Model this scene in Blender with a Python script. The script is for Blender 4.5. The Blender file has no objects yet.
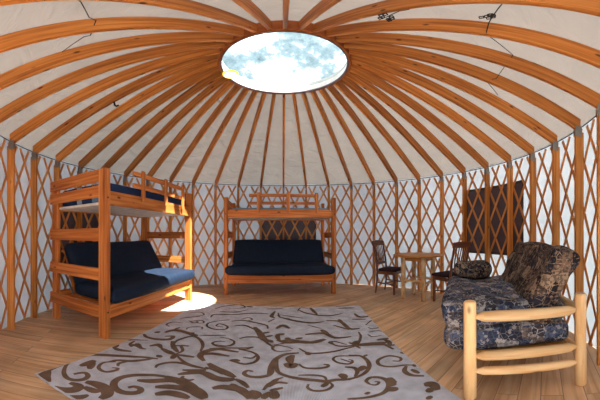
import bpy, bmesh, math, random
from mathutils import Vector, Matrix, noise
random.seed(7)
PI = math.pi
C = bpy.context.scene.collection
SC = bpy.context.scene
R = 3.05            # radius of the rafter feet (a 20-foot yurt)
CAM = Vector((0, -3.004, 1.146))

# ------------------------------------------------------------------ mesh builder
class MB:
    def __init__(s):
        s.v = []; s.f = []; s.uv = []; s.m = []
    def add(s, verts, faces, uvs=None, mat=0):
        o = len(s.v); s.v += [Vector(p) for p in verts]
        for i, f in enumerate(faces):
            s.f.append([o + j for j in f]); s.m.append(mat)
            s.uv.append(uvs[i] if uvs else [(verts[j][0], verts[j][1]) for j in f])
    def hexa(s, corners, L, mat=0):
        """8 corners (0-3 one end, 4-7 other end); u runs along L"""
        F = [(3, 2, 1, 0), (4, 5, 6, 7), (0, 1, 5, 4), (1, 2, 6, 5), (2, 3, 7, 6), (3, 0, 4, 7)]
        c = [Vector(p) for p in corners]
        r = random.random() * 20
        ax = (c[4] - c[0]).normalized()
        w = (c[1] - c[0]).length + 1e-6; h = (c[3] - c[0]).length + 1e-6
        base = [0, w, w + h, 2 * w + h]
        uv = []
        for k, f in enumerate(F):
            if k < 2:
                uv.append([(r + (0, .02, .02, 0)[q % 4], r + (0, 0, .02, .02)[q % 4]) for q in f])
            else:
                b = [0, w, w + h, 2 * w + h, 2 * (w + h)][k - 2]; e = [w, w + h, 2 * w + h, 2 * (w + h)][k - 2]
                u = []
                for n, q in enumerate(f):
                    vv = b if n in (0, 3) else e
                    u.append((r + (c[q] - c[0]).dot(ax), r * 1.7 + vv))
                uv.append(u)
        s.add(c, F, uv, mat)
    def box(s, x0, x1, y0, y1, z0, z1, mat=0):
        d = (x1 - x0, y1 - y0, z1 - z0); a = d.index(max(d))
        if a == 0:
            c = [(x0, y0, z0), (x0, y1, z0), (x0, y1, z1), (x0, y0, z1), (x1, y0, z0), (x1, y1, z0), (x1, y1, z1), (x1, y0, z1)]
        elif a == 1:
            c = [(x0, y0, z0), (x0, y0, z1), (x1, y0, z1), (x1, y0, z0), (x0, y1, z0), (x0, y1, z1), (x1, y1, z1), (x1, y1, z0)]
        else:
            c = [(x0, y0, z0), (x1, y0, z0), (x1, y1, z0), (x0, y1, z0), (x0, y0, z1), (x1, y0, z1), (x1, y1, z1), (x0, y1, z1)]
        s.hexa(c, max(d), mat)
    def bar(s, p0, p1, w, h, up=(0, 0, 1), mat=0):
        p0 = Vector(p0); p1 = Vector(p1); d = (p1 - p0).normalized()
        sd = d.cross(Vector(up))
        if sd.length < 1e-4: sd = d.cross(Vector((1, 0, 0)))
        sd.normalize(); u = sd.cross(d).normalized()
        a = sd * w / 2; b = u * h / 2
        s.hexa([p0 - a - b, p0 + a - b, p0 + a + b, p0 - a + b, p1 - a - b, p1 + a - b, p1 + a + b, p1 - a + b], 1, mat)
    def tube(s, pts, rad, n=12, mat=0, wob=0.0, caps=True):
        pts = [Vector(p) for p in pts]
        if not hasattr(rad, '__len__'): rad = [rad] * len(pts)
        r0 = random.random() * 20
        verts = []; L = 0; us = []
        t0 = (pts[1] - pts[0]).normalized()
        ref = Vector((0, 0, 1)) if abs(t0.z) < .9 else Vector((1, 0, 0))
        for i, p in enumerate(pts):
            t = (pts[min(i + 1, len(pts) - 1)] - pts[max(i - 1, 0)]).normalized()
            a = t.cross(ref).normalized(); b = a.cross(t).normalized()
            if i: L += (pts[i] - pts[i - 1]).length
            us.append(L)
            for k in range(n):
                q = 2 * PI * k / n
                rr = rad[i] * (1 + wob * noise.noise(Vector((math.cos(q) * 1.3 + r0, math.sin(q) * 1.3, L * 5))))
                verts.append(p + a * math.cos(q) * rr + b * math.sin(q) * rr)
        F = []; U = []
        for i in range(len(pts) - 1):
            for k in range(n):
                k2 = (k + 1) % n
                F.append((i * n + k, i * n + k2, (i + 1) * n + k2, (i + 1) * n + k))
                c = 2 * PI * rad[i] / n
                U.append([(r0 + us[i], r0 + k * c), (r0 + us[i], r0 + (k + 1) * c), (r0 + us[i + 1], r0 + (k + 1) * c), (r0 + us[i + 1], r0 + k * c)])
        if caps:
            F.append(tuple(range(n))[::-1]); U.append([(r0, r0 + .002 * k) for k in range(n)])
            o = (len(pts) - 1) * n
            F.append(tuple(o + k for k in range(n))); U.append([(r0, r0 + .002 * k) for k in range(n)])
        s.add(verts, F, U, mat)
    def lathe(s, prof, n=32, mat=0, c=(0, 0, 0), a0=0, a1=2 * PI):
        full = abs(a1 - a0 - 2 * PI) < 1e-6
        m = n if full else n + 1
        verts = []; F = []; U = []
        for i in range(m):
            q = a0 + (a1 - a0) * i / n
            for (r, z) in prof:
                verts.append((c[0] + r * math.sin(q), c[1] + r * math.cos(q), c[2] + z))
        k = len(prof)
        for i in range(n):
            j = (i + 1) % m
            for p in range(k - 1):
                F.append((i * k + p, i * k + p + 1, j * k + p + 1, j * k + p))
                A0, A1 = (a0 + (a1 - a0) * i / n), (a0 + (a1 - a0) * (i + 1) / n)
                rr = max(prof[p][0], prof[p + 1][0])
                l0 = math.hypot(prof[p][0], prof[p][1]); l1 = math.hypot(prof[p + 1][0], prof[p + 1][1])
                U.append([(A0 * rr, l0), (A0 * rr, l1), (A1 * rr, l1), (A1 * rr, l0)])
        s.add(verts, F, U, mat)
    def cushion(s, x0, x1, y0, y1, z0, z1, rnd, n=(14, 10, 4), fn=None, mat=0):
        """rounded soft box; fn(p, t) may deform each point, t = unit coords -1..1"""
        cx, cy, cz = (x0 + x1) / 2, (y0 + y1) / 2, (z0 + z1) / 2
        hx, hy, hz = (x1 - x0) / 2, (y1 - y0) / 2, (z1 - z0) / 2
        N = n; idx = {}; verts = []
        def lin(i, k): return -1 + 2 * i / k
        def vid(i, j, k):
            if (i, j, k) in idx: return idx[(i, j, k)]
            t = Vector((lin(i, N[0]), lin(j, N[1]), lin(k, N[2])))
            p = Vector((t.x * hx, t.y * hy, t.z * hz))
            r = min(rnd, hx, hy, hz)
            core = Vector((max(-hx + r, min(hx - r, p.x)), max(-hy + r, min(hy - r, p.y)), max(-hz + r, min(hz - r, p.z))))
            d = p - core
            if d.length > 1e-9:
                d = d.normalized() * r
                p = core + d
            p += Vector((cx, cy, cz))
            if fn: p = Vector(fn(p, t))
            idx[(i, j, k)] = len(verts); verts.append(p); return idx[(i, j, k)]
        F = []; U = []
        def quad(a, b, c, d, ax):
            q = [vid(*a), vid(*b), vid(*c), vid(*d)]; F.append(tuple(q))
            o = [(0, 1), (0, 2), (1, 2)][ax]
            U.append([(verts[e][o[0]], verts[e][o[1]]) for e in q])
        for i in range(N[0]):
            for j in range(N[1]):
                quad((i, j, N[2]), (i + 1, j, N[2]), (i + 1, j + 1, N[2]), (i, j + 1, N[2]), 0)
                quad((i, j, 0), (i, j + 1, 0), (i + 1, j + 1, 0), (i + 1, j, 0), 0)
        for i in range(N[0]):
            for k in range(N[2]):
                quad((i, 0, k), (i + 1, 0, k), (i + 1, 0, k + 1), (i, 0, k + 1), 1)
                quad((i, N[1], k), (i, N[1], k + 1), (i + 1, N[1], k + 1), (i + 1, N[1], k), 1)
        for j in range(N[1]):
            for k in range(N[2]):
                quad((0, j, k), (0, j, k + 1), (0, j + 1, k + 1), (0, j + 1, k), 2)
                quad((N[0], j, k), (N[0], j + 1, k), (N[0], j + 1, k + 1), (N[0], j, k + 1), 2)
        s.add(verts, F, U, mat)
    def build(s, name, mats, parent=None, loc=(0, 0, 0), rotz=0, smooth=False, bevel=0, subsurf=0, fixn=True):
        me = bpy.data.meshes.new(name)
        me.from_pydata([tuple(p) for p in s.v], [], s.f)
        uvl = me.uv_layers.new(name='UVMap')
        for p, uv in zip(me.polygons, s.uv):
            for li, u in zip(p.loop_indices, uv): uvl.data[li].uv = u
        mats = mats if isinstance(mats, (list, tuple)) else [mats]
        for m in mats: me.materials.append(m)
        for p, mi in zip(me.polygons, s.m): p.material_index = mi; p.use_smooth = smooth
        if fixn:
            bm = bmesh.new(); bm.from_mesh(me)
            bmesh.ops.recalc_face_normals(bm, faces=bm.faces); bm.to_mesh(me); bm.free()
        me.update()
        o = bpy.data.objects.new(name, me); C.objects.link(o)
        o.location = loc; o.rotation_euler = (0, 0, rotz)
        if parent: o.parent = parent
        if subsurf:
            m = o.modifiers.new('sub', 'SUBSURF'); m.levels = subsurf; m.render_levels = subsurf
        if bevel:
            m = o.modifiers.new('bev', 'BEVEL'); m.width = bevel; m.segments = 2; m.limit_method = 'ANGLE'; m.angle_limit = .7
            m.harden_normals = False
        return o

def tag(o, label=None, cat=None, group=None, kind=None):
    if label: o['label'] = label
    if cat: o['category'] = cat
    if group: o['group'] = group
    if kind: o['kind'] = kind
    return o
def empty(name, loc=(0, 0, 0), rotz=0):
    o = bpy.data.objects.new(name, None); C.objects.link(o)
    o.location = loc; o.rotation_euler = (0, 0, rotz); o.empty_display_size = .1
    return o
def copy_tree(o, parent=None):
    c = o.copy(); C.objects.link(c)
    c.parent = parent
    for ch in [x for x in C.objects if x.parent == o]: copy_tree(ch, c)
    return c

# ------------------------------------------------------------------ materials
def new_mat(name):
    m = bpy.data.materials.new(name); m.use_nodes = True
    nt = m.node_tree; nt.nodes.clear()
    return m, nt, nt.nodes.new, nt.links.new
def ramp(N, stops, interp='LINEAR'):
    r = N('ShaderNodeValToRGB'); cr = r.color_ramp; cr.interpolation = interp
    while len(cr.elements) < len(stops): cr.elements.new(.5)
    for e, (p, c) in zip(cr.elements, stops): e.position = p; e.color = (*c, 1)
    return r
def srgb(r, g, b):
    f = lambda x: (x / 255 / 12.92) if x / 255 <= .04045 else ((x / 255 + .055) / 1.055) ** 2.4
    return (f(r), f(g), f(b))
def wood(name, dark, mid, light, gs=(1.2, 28), rough=.55, knots=True, spec=.35, bump=.15):
    m, nt, N, L = new_mat(name)
    uv = N('ShaderNodeUVMap'); oi = N('ShaderNodeObjectInfo')
    mul = N('ShaderNodeVectorMath'); mul.operation = 'MULTIPLY'; mul.inputs[1].default_value = (gs[0], gs[1], 1)
    add = N('ShaderNodeVectorMath'); add.operation = 'ADD'
    sc = N('ShaderNodeVectorMath'); sc.operation = 'SCALE'; sc.inputs[0].default_value = (37, 11, 5)
    L(oi.outputs['Random'], sc.inputs['Scale'])
    L(uv.outputs[0], mul.inputs[0]); L(mul.outputs[0], add.inputs[0]); L(sc.outputs[0], add.inputs[1])
    n1 = N('ShaderNodeTexNoise'); n1.inputs['Scale'].default_value = 1; n1.inputs['Detail'].default_value = 4; n1.inputs['Distortion'].default_value = .6
    L(add.outputs[0], n1.inputs['Vector'])
    r = ramp(N, [(.28, dark), (.5, mid), (.72, light)])
    L(n1.outputs[0], r.inputs[0])
    col = r.outputs[0]
    if knots:
        ad2 = N('ShaderNodeVectorMath'); ad2.operation = 'ADD'; L(uv.outputs[0], ad2.inputs[0]); L(sc.outputs[0], ad2.inputs[1])
        mk = N('ShaderNodeVectorMath'); mk.operation = 'MULTIPLY'; mk.inputs[1].default_value = (3.2, 7, 1); L(ad2.outputs[0], mk.inputs[0])
        v = N('ShaderNodeTexVoronoi'); v.inputs['Scale'].default_value = 1; L(mk.outputs[0], v.inputs['Vector'])
        kr = ramp(N, [(.05, (0, 0, 0)), (.13, (1, 1, 1))]); L(v.outputs['Distance'], kr.inputs[0])
        mx = N('ShaderNodeMixRGB'); mx.inputs[1].default_value = (*[c * .35 for c in dark], 1)
        L(kr.outputs[0], mx.inputs[0]); L(col, mx.inputs[2]); col = mx.outputs[0]
    # board to board variation
    hs = N('ShaderNodeHueSaturation'); mr = N('ShaderNodeMapRange'); mr.inputs[3].default_value = .82; mr.inputs[4].default_value = 1.15
    L(oi.outputs['Random'], mr.inputs[0]); L(mr.outputs[0], hs.inputs['Value']); L(col, hs.inputs['Color'])
    b = N('ShaderNodeBsdfPrincipled'); b.inputs['Roughness'].default_value = rough
    b.inputs['Specular IOR Level'].default_value = spec
    L(hs.outputs[0], b.inputs['Base Color'])
    if bump:
        bp = N('ShaderNodeBump'); bp.inputs['Strength'].default_value = bump; bp.inputs['Distance'].default_value = .004
        L(n1.outputs[0], bp.inputs['Height']); L(bp.outputs[0], b.inputs['Normal'])
    o = N('ShaderNodeOutputMaterial'); L(b.outputs[0], o.inputs[0])
    return m
def plain(name, col, rough=.6, metal=0, spec=.3, bumpscale=0, bump=.2):
    m, nt, N, L = new_mat(name)
    b = N('ShaderNodeBsdfPrincipled'); b.inputs['Base Color'].default_value = (*col, 1)
    b.inputs['Roughness'].default_value = rough; b.inputs['Metallic'].default_value = metal; b.inputs['Specular IOR Level'].default_value = spec
    tc = N('ShaderNodeTexCoord'); n1 = N('ShaderNodeTexNoise'); n1.inputs['Scale'].default_value = bumpscale or 8
    L(tc.outputs['Object'], n1.inputs['Vector'])
    r = ramp(N, [(.3, tuple(c * .85 for c in col)), (.7, tuple(min(1, c * 1.12) for c in col))]); L(n1.outputs[0], r.inputs[0]); L(r.outputs[0], b.inputs['Base Color'])
    if bumpscale:
        bp = N('ShaderNodeBump'); bp.inputs['Strength'].default_value = bump; bp.inputs['Distance'].default_value = .01
        L(n1.outputs[0], bp.inputs['Height']); L(bp.outputs[0], b.inputs['Normal'])
    o = N('ShaderNodeOutputMaterial'); L(b.outputs[0], o.inputs[0])
    return m
def fabric_skin(name, dcol, tcol, fac, wr=(3, 3, 14), bump=.5):
    """coated canvas: part of the daylight behind it comes through"""
    m, nt, N, L = new_mat(name)
    tc = N('ShaderNodeTexCoord'); mp = N('ShaderNodeMapping'); mp.inputs['Scale'].default_value = wr
    L(tc.outputs['Object'], mp.inputs[0])
    n1 = N('ShaderNodeTexNoise'); n1.inputs['Scale'].default_value = 1; n1.inputs['Detail'].default_value = 3; n1.inputs['Distortion'].default_value = .8
    L(mp.outputs[0], n1.inputs['Vector'])
    bp = N('ShaderNodeBump'); bp.inputs['Strength'].default_value = bump; bp.inputs['Distance'].default_value = .04
    L(n1.outputs[0], bp.inputs['Height'])
    n2 = N('ShaderNodeTexNoise'); n2.inputs['Scale'].default_value = 2.2; L(tc.outputs['Object'], n2.inputs['Vector'])
    r1 = ramp(N, [(.3, tuple(c * .9 for c in dcol)), (.7, dcol)]); L(n2.outputs[0], r1.inputs[0])
    d = N('ShaderNodeBsdfDiffuse'); L(r1.outputs[0], d.inputs[0]); L(bp.outputs[0], d.inputs['Normal'])
    r2 = ramp(N, [(.3, tuple(c * .88 for c in tcol)), (.7, tcol)]); L(n2.outputs[0], r2.inputs[0])
    t = N('ShaderNodeBsdfTranslucent'); L(r2.outputs[0], t.inputs[0]); L(bp.outputs[0], t.inputs['Normal'])
    mx = N('ShaderNodeMixShader'); mx.inputs[0].default_value = fac; L(d.outputs[0], mx.inputs[1]); L(t.outputs[0], mx.inputs[2])
    o = N('ShaderNodeOutputMaterial'); L(mx.outputs[0], o.inputs[0])
    return m
def floor_mat():
    m, nt, N, L = new_mat('pine_boards')
    tc = N('ShaderNodeTexCoord'); mp = N('ShaderNodeMapping'); mp.inputs['Rotation'].default_value = (0, 0, math.radians(-32))
    L(tc.outputs['Object'], mp.inputs[0])
    bk = N('ShaderNodeTexBrick'); bk.offset = .37; bk.inputs['Scale'].default_value = 1
    bk.inputs['Brick Width'].default_value = 2.6; bk.inputs['Row Height'].default_value = .14; bk.inputs['Mortar Size'].default_value = .0025
    bk.inputs['Mortar Smooth'].default_value = .3
    bk.inputs['Color1'].default_value = (0, 0, 0, 1); bk.inputs['Color2'].default_value = (1, 1, 1, 1); bk.inputs['Mortar'].default_value = (.5, .5, .5, 1)
    L(mp.outputs[0], bk.inputs['Vector'])
    ms = N('ShaderNodeVectorMath'); ms.operation = 'MULTIPLY'; ms.inputs[1].default_value = (1.3, 22, 1); L(mp.outputs[0], ms.inputs[0])
    sc = N('ShaderNodeVectorMath'); sc.operation = 'SCALE'; sc.inputs[0].default_value = (13, 7, 31)
    L(bk.outputs['Color'], sc.inputs['Scale'])
    ad = N('ShaderNodeVectorMath'); ad.operation = 'ADD'; L(ms.outputs[0], ad.inputs[0]); L(sc.outputs[0], ad.inputs[1])
    n1 = N('ShaderNodeTexNoise'); n1.inputs['Scale'].default_value = 1; n1.inputs['Detail'].default_value = 5; n1.inputs['Distortion'].default_value = .7
    L(ad.outputs[0], n1.inputs['Vector'])
    r = ramp(N, [(.25, FLOOR[0]), (.5, FLOOR[1]), (.75, FLOOR[2])]); L(n1.outputs[0], r.inputs[0])
    hs = N('ShaderNodeHueSaturation'); mr = N('ShaderNodeMapRange'); mr.inputs[3].default_value = .82; mr.inputs[4].default_value = 1.12
    L(bk.outputs['Color'], mr.inputs[0]); L(mr.outputs[0], hs.inputs['Value']); L(r.outputs[0], hs.inputs['Color'])
    # foot-worn blotches
    n2 = N('ShaderNodeTexNoise'); n2.inputs['Scale'].default_value = 2.4; n2.inputs['Detail'].default_value = 4; L(tc.outputs['Object'], n2.inputs['Vector'])
    r2 = ramp(N, [(.35, (.72, .72, .74)), (.6, (1, 1, 1))]); L(n2.outputs[0], r2.inputs[0])
    mu = N('ShaderNodeMixRGB'); mu.blend_type = 'MULTIPLY'; mu.inputs[0].default_value = .8; L(hs.outputs[0], mu.inputs[1]); L(r2.outputs[0], mu.inputs[2])
    mm = N('ShaderNodeMixRGB'); mm.inputs[2].default_value = (.06, .035, .02, 1); L(mu.outputs[0], mm.inputs[1])
    fm = N('ShaderNodeMath'); fm.operation = 'MULTIPLY'; fm.inputs[1].default_value = .75; L(bk.outputs['Fac'], fm.inputs[0]); L(fm.outputs[0], mm.inputs[0])
    b = N('ShaderNodeBsdfPrincipled'); b.inputs['Roughness'].default_value = .48; b.inputs['Specular IOR Level'].default_value = .35
    L(mm.outputs[0], b.inputs['Base Color'])
    o = N('ShaderNodeOutputMaterial'); L(b.outputs[0], o.inputs[0])
    return m
def rug_mat(name, c0, c1):
    m, nt, N, L = new_mat(name)
    tc = N('ShaderNodeTexCoord')
    n1 = N('ShaderNodeTexNoise'); n1.inputs['Scale'].default_value = 9; n1.inputs['Detail'].default_value = 6; L(tc.outputs['Object'], n1.inputs['Vector'])
    w1 = N('ShaderNodeTexWave'); w1.inputs['Scale'].default_value = 34; w1.bands_direction = 'X'; w1.inputs['Distortion'].default_value = 1.5; L(tc.outputs['Object'], w1.inputs['Vector'])
    w2 = N('ShaderNodeTexWave'); w2.inputs['Scale'].default_value = 34; w2.bands_direction = 'Y'; w2.inputs['Distortion'].default_value = 1.5; L(tc.outputs['Object'], w2.inputs['Vector'])
    mu = N('ShaderNodeMath'); mu.operation = 'MULTIPLY'; L(w1.outputs['Fac'], mu.inputs[0]); L(w2.outputs['Fac'], mu.inputs[1])
    ad = N('ShaderNodeMath'); ad.operation = 'ADD'; L(mu.outputs[0], ad.inputs[0]); L(n1.outputs[0], ad.inputs[1])
    r = ramp(N, [(.35, c0), (1.0, c1)]); L(ad.outputs[0], r.inputs[0])
    b = N('ShaderNodeBsdfPrincipled'); b.inputs['Roughness'].default_value = .95; b.inputs['Specular IOR Level'].default_value = .05
    L(r.outputs[0], b.inputs['Base Color'])
    bp = N('ShaderNodeBump'); bp.inputs['Strength'].default_value = .4; bp.inputs['Distance'].default_value = .004; L(ad.outputs[0], bp.inputs['Height']); L(bp.outputs[0], b.inputs['Normal'])
    o = N('ShaderNodeOutputMaterial'); L(b.outputs[0], o.inputs[0])
    return m
def patch_mat(name, stops, scale=9):
    """woven patchwork upholstery: blocks of different cloth, each with its own small figure"""
    m, nt, N, L = new_mat(name)
    uv = N('ShaderNodeUVMap')
    wn = N('ShaderNodeTexNoise'); wn.inputs['Scale'].default_value = 7; L(uv.outputs[0], wn.inputs['Vector'])
    ws = N('ShaderNodeVectorMath'); ws.operation = 'SCALE'; ws.inputs['Scale'].default_value = .022; L(wn.outputs['Color'], ws.inputs[0])
    wa = N('ShaderNodeVectorMath'); wa.operation = 'ADD'; L(uv.outputs[0], wa.inputs[0]); L(ws.outputs[0], wa.inputs[1])
    v = N('ShaderNodeTexVoronoi'); v.distance = 'CHEBYCHEV'; v.inputs['Scale'].default_value = scale; v.inputs['Randomness'].default_value = .55
    L(wa.outputs[0], v.inputs['Vector'])
    sp = N('ShaderNodeSeparateColor'); L(v.outputs['Color'], sp.inputs[0])
    r = ramp(N, stops, 'CONSTANT'); L(sp.outputs[0], r.inputs[0])
    # small figures inside the patches
    n2 = N('ShaderNodeTexVoronoi'); n2.distance = 'MANHATTAN'; n2.inputs['Scale'].default_value = scale * 5.2; L(wa.outputs[0], n2.inputs['Vector'])
    sp2 = N('ShaderNodeSeparateColor'); L(n2.outputs['Color'], sp2.inputs[0])
    r2 = ramp(N, [(0, stops[0][1]), (.5, stops[2][1]), (.68, stops[-1][1]), (.86, stops[1][1])], 'CONSTANT'); L(sp2.outputs[1], r2.inputs[0])
    g = N('ShaderNodeMath'); g.operation = 'GREATER_THAN'; g.inputs[1].default_value = .42; L(sp2.outputs[0], g.inputs[0])
    gm = N('ShaderNodeMath'); gm.operation = 'MULTIPLY'; gm.inputs[1].default_value = .62; L(g.outputs[0], gm.inputs[0])
    mx = N('ShaderNodeMixRGB'); L(gm.outputs[0], mx.inputs[0]); L(r.outputs[0], mx.inputs[1]); L(r2.outputs[0], mx.inputs[2])
    v3 = N('ShaderNodeTexVoronoi'); v3.feature = 'DISTANCE_TO_EDGE'; v3.inputs['Scale'].default_value = scale * 1.6; L(wa.outputs[0], v3.inputs['Vector'])
    lt_ = N('ShaderNodeMath'); lt_.operation = 'LESS_THAN'; lt_.inputs[1].default_value = .03; L(v3.outputs['Distance'], lt_.inputs[0])
    lg = N('ShaderNodeMath'); lg.operation = 'MULTIPLY'; L(lt_.outputs[0], lg.inputs[0]); L(sp.outputs[1], lg.inputs[1])
    mx0 = mx; mx = N('ShaderNodeMixRGB'); mx.inputs[2].default_value = (*stops[-1][1], 1); L(lg.outputs[0], mx.inputs[0]); L(mx0.outputs[0], mx.inputs[1])
    b = N('ShaderNodeBsdfPrincipled'); b.inputs['Roughness'].default_value = .85; b.inputs['Specular IOR Level'].default_value = .15
    L(mx.outputs[0], b.inputs['Base Color'])
    n3 = N('ShaderNodeTexNoise'); n3.inputs['Scale'].default_value = 11; n3.inputs['Detail'].default_value = 3; L(uv.outputs[0], n3.inputs['Vector'])
    bp = N('ShaderNodeBump'); bp.inputs['Strength'].default_value = .6; bp.inputs['Distance'].default_value = .02; L(n3.outputs[0], bp.inputs['Height']); L(bp.outputs[0], b.inputs['Normal'])
    o = N('ShaderNodeOutputMaterial'); L(b.outputs[0], o.inputs[0])
    return m
def stripe_mat(name, base, stripes):
    m, nt, N, L = new_mat(name)
    tc = N('ShaderNodeTexCoord'); sx = N('ShaderNodeSeparateXYZ'); L(tc.outputs['Object'], sx.inputs[0])
    mu = N('ShaderNodeMath'); mu.operation = 'MULTIPLY'; mu.inputs[1].default_value = 1.12; L(sx.outputs[1], mu.inputs[0])
    fr = N('ShaderNodeMath'); fr.operation = 'FRACT'; L(mu.outputs[0], fr.inputs[0])
    r = ramp(N, stripes, 'CONSTANT'); L(fr.outputs[0], r.inputs[0])
    b = N('ShaderNodeBsdfPrincipled'); b.inputs['Roughness'].default_value = .8; b.inputs['Specular IOR Level'].default_value = .2
    L(r.outputs[0], b.inputs['Base Color'])
    o = N('ShaderNodeOutputMaterial'); L(b.outputs[0], o.inputs[0])
    return m
def emit(name, col, st):
    m, nt, N, L = new_mat(name)
    e = N('ShaderNodeEmission'); e.inputs[0].default_value = (*col, 1); e.inputs[1].default_value = st
    o = N('ShaderNodeOutputMaterial'); L(e.outputs[0], o.inputs[0])
    return m
def dome_mat():
    m, nt, N, L = new_mat('acrylic_dome')
    t = N('ShaderNodeBsdfTransparent'); t.inputs[0].default_value = (.60, .635, .66, 1)
    g = N('ShaderNodeBsdfGlossy'); g.inputs['Roughness'].default_value = .08
    mx = N('ShaderNodeMixShader'); mx.inputs[0].default_value = .06; L(t.outputs[0], mx.inputs[1]); L(g.outputs[0], mx.inputs[2])
    o = N('ShaderNodeOutputMaterial'); L(mx.outputs[0], o.inputs[0])
    return m

FLOOR = [srgb(186, 140, 98), srgb(222, 178, 134), srgb(236, 202, 162)]
RAFT = wood('rafter_fir', srgb(140, 78, 30), srgb(190, 116, 48), srgb(212, 142, 72))
POSTW = wood('post_fir', srgb(162, 96, 40), srgb(206, 134, 62), srgb(226, 160, 90))
LATW = wood('lattice_fir', srgb(186, 116, 62), srgb(218, 150, 86), srgb(232, 174, 112), knots=False, bump=0)
BUNK = wood('bunk_pine', srgb(148, 76, 30), srgb(198, 114, 52), srgb(220, 146, 78))
LOG = wood('peeled_log', srgb(208, 150, 90), srgb(236, 190, 134), srgb(246, 214, 166), gs=(1.6, 16), rough=.4, spec=.5)
ASPEN = wood('aspen_log', srgb(160, 122, 80), srgb(214, 178, 130), srgb(232, 204, 162), gs=(5, 14))
TOPW = wood('table_top_wood', srgb(150, 96, 46), srgb(192, 134, 72), srgb(212, 160, 98))
DARKW = wood('walnut_stain', srgb(66, 36, 22), srgb(104, 58, 36), srgb(134, 80, 50), knots=False, rough=.35, spec=.5)
RINGW = wood('ring_fir', srgb(130, 64, 26), srgb(170, 92, 42), srgb(196, 120, 62))
WALLF = fabric_skin('wall_canvas', (.54, .56, .61), (.68, .84, 1.0), .07, (2, 2, 5), .3)
ROOFF = fabric_skin('roof_liner', (.30, .287, .295), (.92, .86, .83), .026, (3, 3, 9), .9)
NAVY = plain('navy_futon_cloth', srgb(18, 34, 56), .75, 0, .25, 14, .35)
SHEET = plain('deck_board', srgb(226, 222, 216), .7)
WINM = plain('dark_window_screen', srgb(86, 78, 88), .5, 0, .3)
WINF = plain('window_border_vinyl', srgb(70, 58, 58), .5)
CORD = plain('dark_cord', srgb(44, 38, 36), .7)
METAL = plain('bracket_zinc', srgb(150, 146, 140), .4, .8)
CABLE = plain('tension_cable', srgb(60, 58, 60), .5, .5)
GASK = plain('gasket_vinyl', srgb(112, 98, 104), .6)
SEATC = plain('seat_pad_cloth', srgb(58, 38, 44), .85, 0, .1, 20, .3)
RUGL = rug_mat('rug_grey_pile', srgb(160, 160, 170), srgb(224, 224, 234))
RUGD = rug_mat('rug_brown_pile', srgb(86, 66, 54), srgb(140, 114, 96))
QUILT = stripe_mat('striped_bedding', (0, 0, 0), [(0, srgb(34, 52, 90)), (.1, srgb(96, 130, 168)), (.3, srgb(40, 60, 100)), (.5, srgb(150, 176, 196)), (.6, srgb(36, 56, 96))])
PALEQ = stripe_mat('pale_bedding', (0, 0, 0), [(0, srgb(130, 148, 160)), (.5, srgb(150, 166, 176)), (.75, srgb(120, 136, 150))])
PATA = patch_mat('patchwork_navy_daylit', [(0, srgb(36, 40, 56)), (.2, srgb(80, 88, 112)), (.4, srgb(56, 50, 54)), (.55, srgb(104, 90, 84)), (.7, srgb(50, 62, 88)), (.86, srgb(160, 154, 154))], 13)  # navy patchwork for the seat, with daylight's extra blue put into its colours
PATB = patch_mat('patchwork_brown', [(0, srgb(32, 28, 34)), (.28, srgb(62, 52, 50)), (.46, srgb(112, 90, 76)), (.62, srgb(40, 42, 54)), (.78, srgb(80, 66, 60)), (.9, srgb(150, 128, 108))], 13)

# ------------------------------------------------------------------ the setting
b = MB(); b.lathe([(0.0001, 0), (1, 0), (2, 0), (3.16, 0), (3.16, -.2), (0.0001, -.2)], 72)
fl = b.build('floor', floor_mat()); tag(fl, kind='structure', label='pine board floor running diagonally under the rug', cat='floor')

WZ = 2.36
DOOR = math.radians(13)          # half angle of the open doorway behind the camera
b = MB(); b.lathe([(3.12, 0 + .001), (3.12, .5), (3.12, 1.0), (3.12, 1.5), (3.12, 2.0), (3.12, WZ)], 120, a0=-PI + DOOR, a1=PI - DOOR)
w = b.build('wall_round', WALLF, smooth=True, fixn=False); tag(w, kind='structure', label='white fabric wall behind the criss-cross lattice', cat='wall')
b = MB(); b.lathe([(3.12, 2.12), (3.12, WZ)], 8, a0=PI - DOOR, a1=PI + DOOR)
w2 = b.build('wall_doorhead', WALLF, fixn=False); tag(w2, kind='structure', label='strip of white fabric wall over the doorway', cat='wall')

SL = (3.455 - 2.23) / (3.05 - .742)           # rafter slope
def zlow(r): return 2.23 + (3.05 - r) * SL
RD = .15                                       # rafter vertical depth
# roof liner, sagging slightly between rafters
b = MB()
verts = []; F = []; U = []; NA = 36 * 6; NR = 14
for i in range(NA):
    a = 2 * PI * i / NA
    for j in range(NR + 1):
        r = 3.125 + (.768 - 3.125) * j / NR
        ph = math.cos(18 * a * 2 - 0) * .5 + .5       # 1 on a rafter
        sag = (1 - ph) * .012 * math.sin(PI * j / NR)
        wr = .006 * noise.noise(Vector((a * 9, r * 8, 0))) * (1 if j not in (0, NR) else 0)
        verts.append((r * math.sin(a), r * math.cos(a), zlow(r) + RD + .012 - sag + wr))
for i in range(NA):
    k = (i + 1) % NA
    for j in range(NR):
        F.append((i * (NR + 1) + j, i * (NR + 1) + j + 1, k * (NR + 1) + j + 1, k * (NR + 1) + j))
b.add(verts, F)
ce = b.build('ceiling', ROOFF, smooth=True, fixn=False); tag(ce, kind='structure', label='pale fabric roof liner above the rafters', cat='ceiling')

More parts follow.
